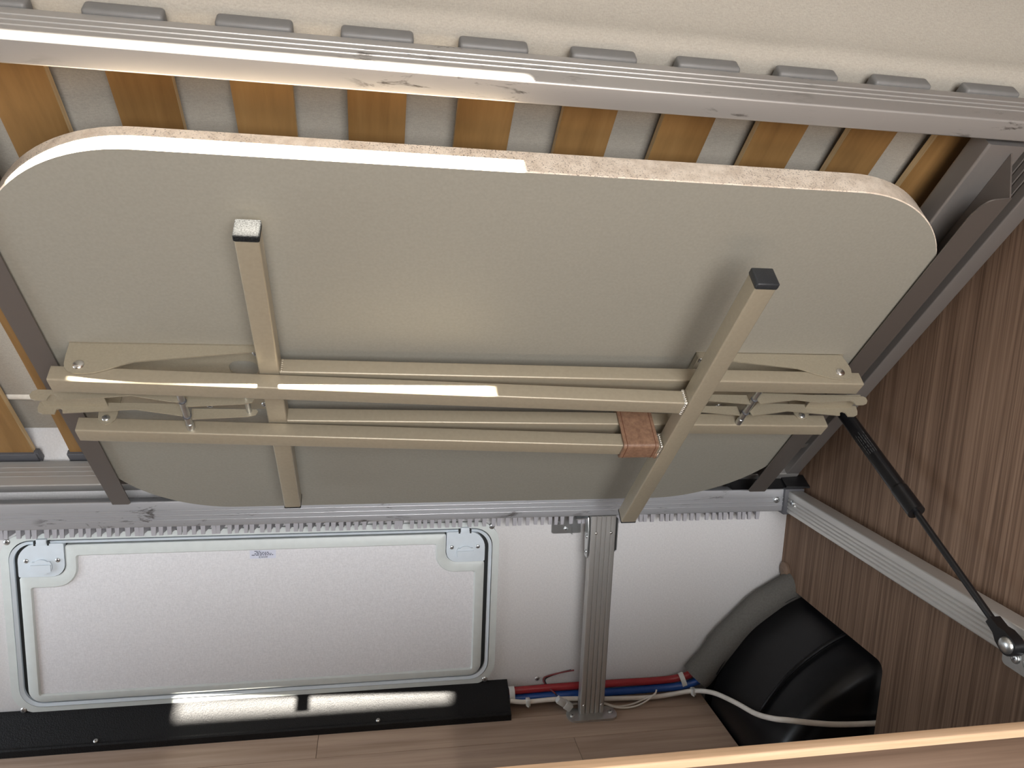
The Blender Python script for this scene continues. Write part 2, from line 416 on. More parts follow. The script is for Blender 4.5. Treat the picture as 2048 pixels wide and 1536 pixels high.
# post
bm = N(); L = rail_loop(-0.0235, 0.0215, -0.0600, -0.0410, 0.002, gb=(0.22, 0.42, 0.60, 0.80))
prism(bm, [(a, b, 0.004) for a, b in L], (0, 0, 0.3765)); post = ob('post', bm, ALU_Z, base, 30)
bm = N(); lp = []
for i in range(20):
    t = PI/2+PI*i/19; lp.append((-0.034+0.015*math.cos(t), -0.061+0.019*math.sin(t), 0.0))
for i in range(20):
    t = -PI/2+PI*i/19; lp.append((0.030+0.015*math.cos(t), -0.061+0.019*math.sin(t), 0.0))
prism(bm, lp, (0, 0, 0.004)); fp = ob('foot_plate', bm, STEEL, post)
for x, y in ((-0.039, -0.064), (0.034, -0.060)): screw('screw', (x, y, 0.004), (0, 0, 1), 0.0045, post)
for x, z in ((-0.014, 0.350), (0.013, 0.350), (-0.017, 0.020), (0.016, 0.020)):
    bm = N(); dome(bm, (x, -0.0602, z), (0, -1, 0), 0.0026, 0.002); ob('rivet', bm, CHROME, post)
# angle bracket left of the post: wall plate, top tongue and plate on the post's side
bm = N()
prism(bm, [(a, -0.0015, b) for a, b in rrect(-0.0795, -0.0255, 0.329, 0.378, 0.004)], (0, -0.002, 0))
box(bm, -0.044, -0.0425, -0.0120, -0.002, 0.329, 0.378)
ob('angle_bracket', bm, STEEL, base)
for x, z in ((-0.0700, 0.3500), (-0.0535, 0.3375)): screw('screw', (x, -0.0035, z), (0, -1, 0), 0.0040, base)
bm = N()
prism(bm, [(-0.0255, a, b) for a, b in ((-0.056, 0.303), (-0.041, 0.303), (-0.036, 0.34), (-0.036, 0.375), (-0.050, 0.375), (-0.056, 0.350))], (-0.0018, 0, 0))
prism(bm, [(-0.044, -0.036, 0.366), (-0.0257, -0.050, 0.372), (-0.0257, -0.036, 0.378), (-0.044, -0.010, 0.378)], (0, 0, 0.0018))
ob('angle_bracket', bm, STEEL, base)
for z in (0.340, 0.312): screw('screw', (-0.0272, -0.048, z), (-1, 0, 0), 0.0038, base)
bm = N(); prism(bm, [(0.0235, a, b) for a, b in ((-0.060, 0.318), (-0.041, 0.303), (-0.036, 0.34), (-0.036, 0.375), (-0.060, 0.375))], (0.0018, 0, 0))
ob('angle_bracket', bm, STEEL, base)
# black hinge bracket at the corner
hinge = thing('corner_hinge', 'black pressed hinge plate on the rail corner below the lifted bed', 'hinge')
bm = N()
prism(bm, [(0.235, -0.0575, 0.4232), (0.235, -0.036, 0.4360), (0.235, -0.030, 0.4360), (0.235, -0.030, 0.4232)], (0.125, 0, 0))
prism(bm, [(0.340, -0.058, 0.4250), (0.3815, -0.066, 0.4262), (0.3815, -0.040, 0.4400), (0.340, -0.036, 0.4372)], (0, 0, 0.003))
ob('hinge_plate', bm, BLACK_STRUT, hinge, 0)
bm = N(); cyl(bm, (0.300, -0.034, 0.4440), (0.372, -0.034, 0.4440), 0.0060); ob('hinge_pin', bm, DARK_PLASTIC, hinge)

# comb strip under the rail
comb = thing('vent_comb_strip', 'grey plastic comb strip with hanging teeth between the rear rail and the hatch', 'vent strip')
bm = N(); box(bm, XL, 0.322, -0.034, -0.002, 0.3760, 0.3815); ob('strip_base', bm, TOOTH, comb, 0)
bm = N()
prism(bm, [(-0.0040, -0.030, 0.376), (0.0040, -0.030, 0.376), (0.0029, -0.030, 0.3565), (-0.0029, -0.030, 0.3565)], (0, 0.004, 0))
prism(bm, [(0.0022, -0.026, 0.376), (0.0034, -0.026, 0.376), (0.0026, -0.026, 0.3585), (0.0014, -0.026, 0.3585)], (0.004, 0.022, 0.001))
bmesh.ops.recalc_face_normals(bm, faces=bm.faces)
tm = bpy.data.meshes.new('tooth'); bm.to_mesh(tm); bm.free(); tm.materials.append(TOOTH)
x = -1.45; k = 0
while x < 0.315:
    o = link('tooth', tm, comb, (x, 0, random.uniform(-0.0006, 0.0006))); o.rotation_euler[1] = random.uniform(-0.01, 0.01)
    o.scale[0] = random.uniform(0.92, 1.08)
    x += 0.0128+random.uniform(-0.0008, 0.0008); k += 1

# ================================================================== LIFTED BED FRAME, TABLE, MATTRESS (bed plane: x, s, n)
TH = 0.8271; HY, HZ = -0.06, 0.4619
ROT = (PI-TH, 0, 0)
bed = thing('slatted_bed_frame', 'lifted slatted bed frame of grooved aluminium rails with orange-brown birch slats', 'bed frame', (0, HY, HZ), ROT)
RT = -0.0495
bm = N(); L = rail_loop(0.6800, 0.7035, RT, 0.0, 0.0022, ga=(0.25, 0.42, 0.58), gw=0.0018, gd=-0.0010)
# wider rounded nose on the lower outer edge
L = [p for p in L]
prism(bm, [(XL, a, b) for a, b in L], (0.3695-XL, 0, 0)); fr = ob('front_rail', bm, ALU_XD, bed, 30)
bm = N(); L = rail_loop(-0.0395, -0.0193, -0.0445, 0.0, 0.0022, ga=(0.26, 0.44, 0.62), gw=0.0018, gd=-0.0010)
prism(bm, [(XL, a, b) for a, b in L], (0.3695-XL, 0, 0)); ob('rear_rail', bm, ALU_X, bed, 30)
bm = N(); L = rail_loop(0.3440, 0.3695, RT, 0.0, 0.0022, ga=(0.3, 0.5, 0.7))
prism(bm, [(a, -0.0190, b) for a, b in L], (0, 0.6988, 0)); ob('side_rail', bm, ALU_DULL, bed, 30)
bm = N(); L = rail_loop(XL, XL+0.0255, RT, 0.0, 0.0022, ga=(0.3, 0.5, 0.7))
prism(bm, [(a, -0.0190, b) for a, b in L], (0, 0.6988, 0)); ob('side_rail', bm, ALU_DULL, bed, 30)
# cross tube carrying the right table guide, and its left twin
for nm, xa, xb in (('r', 0.2505, 0.2990), ('l', -0.8010, -0.7590)):
    bm = N(); beam(bm, (xa, -0.0185, -0.030), (xa, 0.6745, -0.030), (xb-xa, 0, 0), (0, 0, 0.0298), 0.003)
    ob('cross_tube', bm, ALU_DULL if nm == 'r' else ALU_GUIDE, bed)
def guide(x_web, sx, s_top, notch):
    """L shaped sheet: web hanging below the tube, flange turned under the table"""
    bm = N(); t = 0.0018
    tip = s_top
    web = [(x_web, -0.012, 0.0002), (x_web, tip+(0.030 if notch else 0), 0.0002), (x_web, tip, 0.0372), (x_web, -0.012, 0.0372)]
    prism(bm, web, (-sx*t*-1, 0, 0))
    w = 0.0325 if notch else 0.0265
    flg = [(x_web, -0.012, 0.0372), (x_web, tip, 0.0372)]
    if notch:
        flg += [(x_web+sx*0.018, tip-0.003, 0.0372), (x_web+sx*0.024, tip-0.006, 0.0372), (x_web+sx*0.029, tip-0.013, 0.0372), (x_web+sx*w, tip-0.026, 0.0372)]
    else:
        flg += [(x_web+sx*w, tip, 0.0372)]
    flg += [(x_web+sx*w, -0.008, 0.0372), (x_web+sx*(w-0.004), -0.012, 0.0372)]
    prism(bm, flg, (0, 0, t))
    return ob('table_guide', bm, ALU_GUIDE, bed, 30)
guide(0.2850, -1, 0.6360, True)
guide(-0.7830, 1, 0.6360, False)
# screw and cable guide near the lower end of the side rail
screw('bolt', (0.327, 0.030, -0.004), (0, 0, 1), 0.0055, bed)
bm = N(); prism(bm, [(0.300, 0.052, -0.006), (0.3425, 0.075, -0.006), (0.3425, 0.066, -0.006), (0.306, 0.040, -0.006)], (0, 0, 0.0015)); ob('stop_tab', bm, STEEL, bed, 0)
# slats with holders
SP = 0.1093; SX0 = -0.6131; SWD = 0.0288
bm = N(); n_seg = 16; A = []
for i in range(n_seg+1):
    s = -0.020+0.712*i/n_seg; u = (s-0.335)/0.36
    z = -0.0500-0.014*max(0, 1-u*u)
    A.append([bm.verts.new((px, s, z+dz)) for px, dz in ((-SWD, 0), (SWD, 0), (SWD, -0.009), (-SWD, -0.009))])
for i in range(n_seg):
    for j in range(4):
        f = bm.faces.new((A[i][j], A[i][(j+1) % 4], A[i+1][(j+1) % 4], A[i+1][j])); f.material_index = 0 if j in (0, 2) else 1
bm.faces.new(A[0]); bm.faces.new(A[-1][::-1])
bmesh.ops.recalc_face_normals(bm, faces=bm.faces)
slm = bpy.data.meshes.new('slat'); bm.to_mesh(slm); bm.free(); slm.materials.append(SLAT); slm.materials.append(PLY)
slm.shade_smooth(); slm.set_sharp_from_angle(angle=math.radians(30))
bm = N(); box(bm, -0.0333, 0.0333, 0.686, 0.7065, -0.0668, -0.0497, 0.0035, 3); box(bm, -0.0325, 0.0325, 0.674, 0.692, -0.064, -0.0497, 0.002)
hm = bpy.data.meshes.new('slat_holder'); bm.to_mesh(hm); bm.free(); hm.materials.append(GREY_PLASTIC); hm.shade_smooth(); hm.set_sharp_from_angle(angle=0.8)
bm = N(); box(bm, -0.0333, 0.0333, -0.0265, -0.0055, -0.0560, -0.0465, 0.0015); box(bm, 0.0305, 0.0370, -0.026, -0.003, -0.0570, -0.0480, 0.001)
hm2 = bpy.data.meshes.new('slat_holder'); bm.to_mesh(hm2); bm.free(); hm2.materials.append(DARK_PLASTIC)
for i in range(-8, 9):
    xx = SX0+SP*i
    link('slat', slm, bed, (xx, 0, 0)); link('slat_holder', hm, bed, (xx, 0, 0))
    link('slat_holder', hm2, bed, (xx, 0, 0))

# mattress
mtr = thing('mattress', 'beige woven mattress lying on the slats of the lifted bed', 'mattress', (0, HY, HZ), ROT)
bm = N(); nx, prof = 150, []
S0, S1, N0, N1 = 0.010, 0.716, -0.0745, -0.300
prof += [(S0, N0-0.012), (0.104, N0-0.012), (0.110, N0)]
prof += [(0.110+(S1-0.022-0.110)*k/14, N0-0.004*math.sin(PI*k/14)) for k in range(1, 15)]
for k in range(1, 7):
    t = PI/2*k/6; prof.append((S1-0.022+0.022*math.sin(t), N0-0.022*(1-math.cos(t))))
for k in range(1, 15):
    u = k/14; prof.append((S1+0.050*math.sin(u*PI*0.62)**1.5, N0-0.022+(N1+0.03-N0+0.022)*u))
prof += [(S1+0.030, N1+0.008), (S1, N1)]
prof += [(0.245, N1)]
rows = []
for i in range(nx+1):
    xx = XL+(0.381-XL)*i/nx
    row = []
    for (s, n) in prof:
        ds = 0
        if s > 0.69: ds = min(1, (N0-n)/0.05)*(0.0030*math.sin(xx*23+n*9)*math.sin(xx*9.3+1.0)+0.0010*math.sin(xx*51+n*22))
        row.append(bm.verts.new((xx, s+ds, n)))
    rows.append(row)
m_ = len(prof)
for i in range(nx):
    for j in range(m_): bm.faces.new((rows[i][j], rows[i][(j+1) % m_], rows[i+1][(j+1) % m_], rows[i+1][j]))
bm.faces.new(rows[0]); bm.faces.new(rows[-1][::-1])
ob('cover', bm, FABRIC, mtr, 40)
bm = N(); tube(bm, [(XL, 0.108, N0-0.003), (-0.9, 0.108, N0-0.003), (0.3, 0.108, N0-0.003)], 0.0065, 10, 3); ob('piping', bm, FABRIC_EDGE, mtr)

# ---------------------------------------------------------------- folding table
tbl = thing('folding_table', 'folded caravan table with grey underside, champagne tube legs and rounded corners, stowed under the slats', 'table', (0, HY, HZ), ROT)
NT = 0.0340
def table_loop(e=0.0):
    L = []
    x0, x1, s0, s1 = -0.7775+e, 0.2800-e, -0.0370+e, 0.6290-e
    for (cx, cs, r, st) in ((x1, s1, 0.17-e, 0), (x0, s1, 0.17-e, 90), (x0, s0, 0.17-e, 180), (x1, s0, 0.20-e, 270)):
        sx = -1 if cx == x1 else 1; ss = -1 if cs == s1 else 1
        for i in range(25):
            t = math.radians(st+90*i/24); L.append((cx+sx*r+r*math.cos(t), cs+ss*r+r*math.sin(t)))
    return L
bm = N(); prism(bm, [(a, b, NT-0.0335) for a, b in table_loop(0.0012)], (0, 0, 0.0335)); ob('tabletop', bm, LAMINATE, tbl, 30)
bm = N()   # edge band, slightly proud, as a closed ring
LO, LI = table_loop(0.0), table_loop(0.0016); k = len(LO)
r = [[bm.verts.new((a, b, z)) for a, b in lo] for lo, z in ((LI, NT-0.0330), (LO, NT-0.0322), (LO, NT-0.0012), (LI, NT-0.0004))]
for q in range(4):
    for i in range(k): bm.faces.new((r[q][i], r[q][(i+1) % k], r[(q+1) % 4][(i+1) % k], r[(q+1) % 4][i]))
ob('edge_band', bm, EDGE, tbl, 40)
# leg tubes: frame hinged on the left (upper) and frame hinged on the right (lower)
TS = 0.0232; TN = 0.0205
def n1(x): return 0.0660+(x+0.745)*0.0405
def n2(x): return 0.0634+(x-0.246)*0.0150
for s in (0.3605, 0.2605):
    bm = N(); beam(bm, (-0.7465, s-TS, n1(-0.7465)), (-0.0112, s-TS, n1(-0.0112)), (0, TS, 0), (0, 0, TN), 0.0022); ob('leg_tube', bm, CHAMP, tbl)
    bm = N(); beam(bm, (0.2462, s-TS, n2(0.2462)), (-0.5032, s-TS, n2(-0.5032)), (0, TS, 0), (0, 0, TN), 0.0022); ob('leg_tube', bm, CHAMP, tbl)
def foot(x0, x1, na, nb, s0, s1, capname):
    bm = N(); beam(bm, (x0, s0, na), (x0, s1, na), (x1-x0, 0, 0), (0, 0, nb-na), 0.0022)
    f = ob('foot_bar', bm, CHAMP, tbl)
    for a, b in ((s1, s1+0.0085), (s0-0.004, s0)):
        bm = N(); box(bm, x0-0.0006, x1+0.0006, a, b, na-0.0006, nb+0.0006, 0.0018, 3); ob('end_cap', bm, capname, f)
    return f
CAP_WORN = m_plain('worn rubber cap', (0.014, 0.0145, 0.015), 0.60, 0, 0.75, 700, 0.4, 0.10)
foot(-0.0110, 0.0130, 0.0945, 0.1180, 0.0430, 0.5640, BLACK_CAP)
foot(-0.5265, -0.5032, 0.0505, 0.0735, 0.0330, 0.5600, CAP_WORN)
# weld beads
for p in ((-0.0125, 0.349, n1(-0.012)+TN*0.5), (-0.0125, 0.249, n1(-0.012)+TN*0.5)):
    bm = N()
    for j in range(7):
        dome(bm, (p[0]-0.001, p[1]+0.0118, p[2]-0.009+0.003*j), (0, 1, 0), 0.0026, 0.0018, 8, 3)
        dome(bm, (p[0]-0.001, p[1]-0.011+0.0035*j, p[2]+0.0105), (0, 0, 1), 0.0024, 0.0016, 8, 3)
    ob('weld_bead', bm, WELD, tbl)
bm = N()
for j in range(6): dome(bm, (-0.5015, 0.3605, 0.055+0.003*j), (0, 1, 0), 0.0020, 0.0012, 8, 3)
ob('weld_bead', bm, CHAMP, tbl)
# hinge brackets
def holed(outer, hole, z0, t):
    bm = N()
    i0 = min(range(len(outer)), key=lambda i: (outer[i][0]-hole[0][0])**2+(outer[i][1]-hole[0][1])**2)
    lp = outer[i0:]+outer[:i0]+[outer[i0]]+[hole[0]]+hole[::-1]
    prism(bm, [(a, b, z0) for a, b in lp], (0, 0, t)); return bm
slot = rrect(-0.5685, -0.5350, 0.306, 0.3345, 0.012, 5)
bm = holed([(-0.7349, 0.3630), (-0.7349, 0.2400), (-0.5150, 0.2340), (-0.5150, 0.3630)], slot, NT, 0.002)
bl = ob('hinge_bracket', bm, CHAMP_SHEET, tbl, 0)
bm = N(); box(bm, 0.0201, 0.2340, 0.2340, 0.3630, NT, NT+0.002); br = ob('hinge_bracket', bm, CHAMP_SHEET, tbl, 0)
FL = [(-0.7344, NT+0.0003), (-0.5200, NT+0.0003), (-0.5200, 0.0425), (-0.6613, 0.0616), (-0.674, 0.0665), (-0.688, 0.0730), (-0.7004, 0.0778), (-0.711, 0.0792), (-0.7209, 0.0787), (-0.7280, 0.0755), (-0.7318, 0.0705), (-0.7333, 0.0648), (-0.7340, 0.0555)]
FR = [(0.0201, NT+0.0003), (0.2270, NT+0.0003), (0.2305, 0.0360), (0.2345, 0.0520), (0.2352, 0.0600), (0.2325, 0.0700), (0.2270, 0.0752), (0.2200, 0.0775), (0.2014, 0.0757), (0.183, 0.0695), (0.1647, 0.0623), (0.1557, 0.0597), (0.0747, 0.0498), (0.0208, 0.0438)]
for b_, F in ((bl, FL), (br, FR)):
    bm = N(); prism(bm, [(x, 0.3612, n) for x, n in F], (0, 0.0018, 0)); ob('side_plate', bm, CHAMP_SHEET, b_, 20)
bm = N(); box(bm, 0.0201, 0.0219, 0.331, 0.363, NT+0.001, 0.0445); ob('end_flange', bm, CHAMP_SHEET, br, 0)
for b_, F in ((bl, [(-0.7290, NT), (-0.7035, NT), (-0.7030, 0.0640), (-0.7045, 0.0720), (-0.7085, 0.0768), (-0.7140, 0.0786), (-0.7195, 0.0768), (-0.7235, 0.0720)]),
              (br, [(0.1990, NT), (0.2250, NT), (0.2225, 0.0640), (0.2180, 0.0700), (0.2095, 0.0735), (0.2030, 0.0700), (0.2000, 0.0640)])):
    bm = N(); prism(bm, [(x, 0.2612, n) for x, n in F], (0, 0.0016, 0)); ob('lower_tab', bm, CHAMP_SHEET, b_, 30)
for b_, x, n in ((bl, -0.7178, 0.0672), (br, 0.2171, 0.0655)):
    bm = N(); dome(bm, (x, 0.3629, n), (0, 1, 0), 0.0064, 0.0032, 20, 5); ob('rivet', bm, CHROME, b_)
for b_, x, s in ((bl, -0.5340, 0.3500), (bl, -0.6032, 0.2440), (bl, -0.5345, 0.2460), (br, 0.0315, 0.3490), (br, 0.098, 0.2435)):
    screw('screw', (x, s, NT+0.002), (0, 0, 1), 0.0048, b_)
for b_, x, n in ((bl, -0.7148, 0.0700), (br, 0.2100, 0.0668)):
    screw('screw', (x, 0.2628, n), (0, 1, 0), 0.0046, b_)
# locking arms: two notched plates joined by a web, plus pivot rod and link
AL = [(-0.772, 0.0700), (-0.6202, 0.0722), (-0.6183, 0.0869), (-0.6321, 0.0853), (-0.6731, 0.0771), (-0.7126, 0.0819), (-0.7494, 0.0847), (-0.7505, 0.0790), (-0.7535, 0.0765), (-0.7570, 0.0768), (-0.7585, 0.0800), (-0.7590, 0.0848), (-0.7712, 0.0848), (-0.7762, 0.0825), (-0.7785, 0.0780), (-0.7770, 0.0725)]
BL = [(-0.780, 0.0655), (-0.6244, 0.0679), (-0.6201, 0.0855), (-0.6756, 0.0756), (-0.7523, 0.0813), (-0.7535, 0.0765), (-0.7565, 0.0746), (-0.7600, 0.0760), (-0.7606, 0.0826), (-0.7737, 0.0826), (-0.7785, 0.0800), (-0.7805, 0.0745)]
AR = [(0.1150, 0.0692), (0.256, 0.0740), (0.2720, 0.0740), (0.2755, 0.0765), (0.2755, 0.0815), (0.2725, 0.0860), (0.2673, 0.0881), (0.2560, 0.0886), (0.2535, 0.0830), (0.2490, 0.0812), (0.2023, 0.0848), (0.1675, 0.0797), (0.1138, 0.087), (0.1113, 0.0795)]
BR = [(0.1135, 0.0786), (0.1154, 0.0855), (0.1715, 0.0774), (0.2485, 0.0851), (0.2500, 0.0805), (0.2545, 0.0785), (0.2590, 0.0805), (0.2605, 0.0867), (0.2702, 0.0867), (0.2760, 0.0840), (0.2785, 0.0785), (0.2799, 0.069), (0.2249, 0.0667), (0.1293, 0.0647)]
for PA, PB, w in ((AL, BL, [(-0.7740, 0.2900), (-0.7740, 0.3190), (-0.7050, 0.3190), (-0.7050, 0.2900)]), (AR, BR, [(0.2000, 0.2900), (0.2000, 0.3190), (0.2700, 0.3190), (0.2700, 0.2900)])):
    bm = N(); prism(bm, [(x, 0.3185, n) for x, n in PA], (0, 0.0018, 0))
    a = ob('locking_arm', bm, CHAMP_SHEET, tbl, 20)
    bm = N(); prism(bm, [(x, 0.2885, n) for x, n in PB], (0, 0.0018, 0)); ob('notched_plate', bm, CHAMP_SHEET, a, 20)
    bm = N(); prism(bm, [(x, s, 0.0705) for x, s in w], (0, 0, 0.0016)); ob('web', bm, CHAMP_SHEET, a, 0)
for x, na, nb, xr in ((-0.6160, 0.0835, 0.0830, -0.6140), (0.1090, 0.0775, 0.0770, 0.1110)):
    bm = N(); cyl(bm, (x, 0.2608, na), (x, 0.3370, nb), 0.0040, 0.0040, 16)
    cyl(bm, (x, 0.2608, na), (x, 0.2720, na), 0.0046, 0.0046, 16)
    r_ = ob('pivot_rod', bm, STEEL, tbl)
    for s in (0.2860, 0.3170):
        bm = N(); cyl(bm, (x, s, na), (x, s+0.0012, na), 0.0050, 0.0050, 16); ob('washer', bm, DARK_PLASTIC, r_)
for F, px in (([(-0.6150, 0.0700), (-0.5389, 0.0711), (-0.5370, 0.0745), (-0.5391, 0.0790), (-0.5479, 0.0816), (-0.6130, 0.0855)], -0.5472),
              ([(0.1050, 0.0650), (0.0330, 0.0640), (0.0310, 0.0690), (0.0350, 0.0730), (0.1060, 0.0800)], 0.040)):
    bm = N(); prism(bm, [(x, 0.3080, n) for x, n in F], (0, 0.0016, 0)); l_ = ob('link_plate', bm, CHAMP_SHEET, tbl, 20)
    bm = N(); prism(bm, [(x, 0.2760, n-0.004) for x, n in F], (0, 0.0016, 0)); ob('twin_plate', bm, CHAMP_SHEET, l_, 20)
    bm = N(); cyl(bm, (px, 0.2750, 0.0700), (px, 0.3150, 0.0720), 0.0032); ob('pivot_pin', bm, STEEL, l_)
# leather strap round the lower tubes
bm = N(); xa, xb = -0.0675, -0.0185
Lo = rrect(0.2330, 0.2652, 0.0540, 0.1180, 0.0055, 6); Li = rrect(0.2362, 0.2620, 0.0572, 0.1148, 0.0025, 6); k = len(Lo)
V = [[bm.verts.new((x, a, b)) for a, b in lo] for lo, x in ((Lo, xa), (Lo, xb), (Li, xb), (Li, xa))]
for q in range(4):
    for i in range(k): bm.faces.new((V[q][i], V[q][(i+1) % k], V[(q+1) % 4][(i+1) % k], V[(q+1) % 4][i]))
strap = ob('strap', bm, LEATHER, tbl, 50)
for x in (-0.0630, -0.0232):
    bm = N(); lo = rrect(0.2327, 0.2655, 0.0537, 0.1183, 0.0055, 6)
    k = len(lo); V = [[bm.verts.new((x+dx, 0.24905+(a-0.24905)*q, 0.086+(b-0.086)*q)) for a, b in lo] for dx, q in ((-0.0005, 1.0), (0.0005, 1.0), (0.0005, 0.985), (-0.0005, 0.985))]
    for q in range(4):
        for i in range(k): bm.faces.new((V[q][i], V[q][(i+1) % k], V[(q+1) % 4][(i+1) % k], V[(q+1) % 4][i]))
    ob('stitching', bm, STITCH, strap, 0)
bm = N(); box(bm, -0.0190, -0.0150, 0.2345, 0.2440, 0.1080, 0.1190, 0.0012); ob('strap_end', bm, LEATHER, strap)

# ================================================================== GAS STRUT
st = thing('gas_strut', 'black gas strut holding up the bed against the wooden side panel', 'gas strut')
pb_ = Vector((0.3215, -0.5729, 0.4060)); pt_ = Vector((0.3215, -0.398, 0.505)); pe_ = Vector((0.3235, -0.1960, 0.6130))
dd = (pt_-pb_).normalized(); du = (pe_-pt_).normalized()
bm = N(); cyl(bm, pt_+du*0.0, pe_, 0.0108, 0.0108, 28); o_ = ob('cylinder', bm, BLACK_STRUT, st)
bm = N(); cyl(bm, pt_-du*0.004, pt_+du*0.038, 0.0116, 0.0116, 28); cyl(bm, pt_+du*0.038, pt_+du*0.041, 0.0116, 0.0108, 28); ob('end_sleeve', bm, BLACK_STRUT, o_)
bm = N(); cyl(bm, pb_+dd*0.018, pt_+dd*0.02, 0.0043, 0.0043, 20); ob('piston_rod', bm, BLACK_STRUT, st)
# printed label: small raised dashes on the cylinder's face
bm = N(); fr_ = (Vector((-0.3942, -1.2414, 0.8238))-pt_); fr_ = (fr_-du*fr_.dot(du)).normalized(); sd = du.cross(fr_)
for row in range(5):
    ang = (row-2)*0.30
    w = fr_*math.cos(ang)+sd*math.sin(ang); tg = sd*math.cos(ang)-fr_*math.sin(ang)
    q = 0.105
    while q < 0.142:
        ln = random.uniform(0.003, 0.008); c0 = pt_+du*q+w*0.01085
        prism(bm, [c0+tg*0.0006, c0+du*ln+tg*0.0006, c0+du*ln-tg*0.0006, c0-tg*0.0006], w*0.0001); q += ln+random.uniform(0.001, 0.003)
ob('printed_label', bm, LABEL_INK, o_, 0)
bm = N(); ax = Vector((1, 0, 0)); up_ = ax.cross(dd).normalized()
lp = [pb_+dd*0.034+up_*0.0050, pb_+dd*0.020+up_*0.0060, pb_+dd*0.012+up_*0.0105, pb_+up_*0.0122]
for i in range(1, 8):
    t = PI*i/8; lp.append(pb_+up_*0.0122*math.cos(t)-dd*0.0122*math.sin(t))
lp += [pb_-up_*0.0122, pb_+dd*0.012-up_*0.0105, pb_+dd*0.020-up_*0.0060, pb_+dd*0.034-up_*0.0050]
prism(bm, [p-ax*0.006 for p in lp], ax*0.014); sk = ob('ball_socket', bm, BLACK_STRUT, st, 40)
bm = N(); dome(bm, pb_-ax*0.006, -ax, 0.0098, 0.0055, 24, 6); ob('ball_stud', bm, STEEL, sk)
bm = N(); cyl(bm, pb_+ax*0.008, pb_+ax*0.019, 0.0075, 0.0075, 20); ob('stud_collar', bm, CHROME, sk)
bm = N(); prism(bm, [(0.3390, a, b) for a, b in rrect(-0.640, -0.548, 0.3690, 0.4120, 0.006)], (0.0024, 0, 0)); ob('mounting_plate', bm, STEEL, st)
for y, z in ((-0.5660, 0.3840), (-0.5830, 0.3850)): screw('screw', (0.3390, y, z), (-1, 0, 0), 0.0060, st)
bm = N(); cyl(bm, pe_-du*0.001, pe_+du*0.018, 0.0058, 0.0058, 16); ob('upper_end_fitting', bm, BLACK_STRUT, st)
bm = N(); cyl(bm, pe_+du*0.012-ax*0.004, pe_+du*0.012+ax*0.0225, 0.0045, 0.0045, 14); ob('upper_stud', bm, STEEL, st)

# ================================================================== SERVICE HATCH
ht = thing('service_hatch', 'pale plastic service hatch with rounded corners in the wall, lined with woven panel', 'hatch')
def ring(bm, lo, zo, li, zi, y0, y1):
    k = len(lo)
    V = [[bm.verts.new((a, y, b)) for a, b in l] for l, y in ((lo, y0), (lo, zo), (li, zi), (li, y0))]
    for q in range(4):
        for i in range(k): bm.faces.new((V[q][i], V[q][(i+1) % k], V[(q+1) % 4][(i+1) % k], V[(q+1) % 4][i]))
OX0, OX1, OZ0, OZ1 = -0.9770, -0.1752, 0.0440, 0.3560
bm = N(); ring(bm, rrect(OX0, OX1, OZ0, OZ1, 0.040, 10), -0.0065, rrect(OX0+0.012, OX1-0.012, OZ0+0.010, OZ1-0.011, 0.034, 10), -0.007, 0.0, 0)
ob('outer_frame', bm, HATCH_PL, ht, 30)
bm = N(); ring(bm, rrect(OX0+0.0135, OX1-0.0135, OZ0+0.0115, OZ1-0.0125, 0.033, 10), -0.0085, rrect(OX0+0.0190, OX1-0.0190, OZ0+0.0165, OZ1-0.0170, 0.030, 10), -0.0065, 0.0, 0)
ob('inner_lip', bm, LATCH_PL, ht, 30)
bm = N(); prism(bm, [(a, -0.0008, b) for a, b in rrect(OX0+0.010, OX1-0.010, OZ0+0.008, OZ1-0.009, 0.03, 8)], (0, -0.0012, 0)); ob('seal', bm, GAP, ht, 0)
DX0, DX1, DZ0, DZ1 = -0.9500, -0.2015, 0.0640, 0.3365
# door border: outline minus the two latch corners, built as ring strip with notched corners
def notched(x0, x1, z0, z1, nw, nh, r, rb, rs=0.004, seg=6):
    """loop with concave-free square notches at both top corners (inner corner rounded by r)"""
    L = []
    def arc(cx, cz, rr, a0, a1):
        for i in range(seg+1):
            t = math.radians(a0+(a1-a0)*i/seg); L.append((cx+rr*math.cos(t), cz+rr*math.sin(t)))
    arc(x1-rb, z0+rb, rb, 270, 360)
    arc(x1-rs, z1-nh-rs, rs, 0, 90)
    arc(x1-nw+r, z1-nh+r, r, 270, 180)
    arc(x1-nw-rs, z1-rs, rs, 0, 90)
    arc(x0+nw+rs, z1-rs, rs, 90, 180)
    arc(x0+nw-r, z1-nh+r, r, 0, -90)
    arc(x0+rs, z1-nh-rs, rs, 90, 180)
    arc(x0+rb, z0+rb, rb, 180, 270)
    return L
LA = notched(DX0, DX1, DZ0, DZ1, 0.0690, 0.0525, 0.020, 0.022)
LB = notched(DX0+0.0030, DX1-0.0030, DZ0+0.0030, DZ1-0.0030, 0.0690, 0.0525, 0.023, 0.019)
LC = notched(DX0+0.0155, DX1-0.0155, DZ0+0.0120, DZ1-0.0170, 0.0690, 0.0525, 0.032, 0.004)
LD = notched(DX0+0.0175, DX1-0.0175, DZ0+0.0140, DZ1-0.0190, 0.0690, 0.0525, 0.034, 0.003)
bm = N(); k = len(LA)
V = [[bm.verts.new((a, y, b)) for a, b in l] for l, y in ((LA, -0.002), (LA, -0.0090), (LB, -0.0108), (LC, -0.0108), (LD, -0.0080), (LD, -0.002))]
for q in range(6):
    for i in range(k): bm.faces.new((V[q][i], V[q][(i+1) % k], V[(q+1) % 6][(i+1) % k], V[(q+1) % 6][i]))
ob('door_border', bm, HATCH_PL, ht, 35)
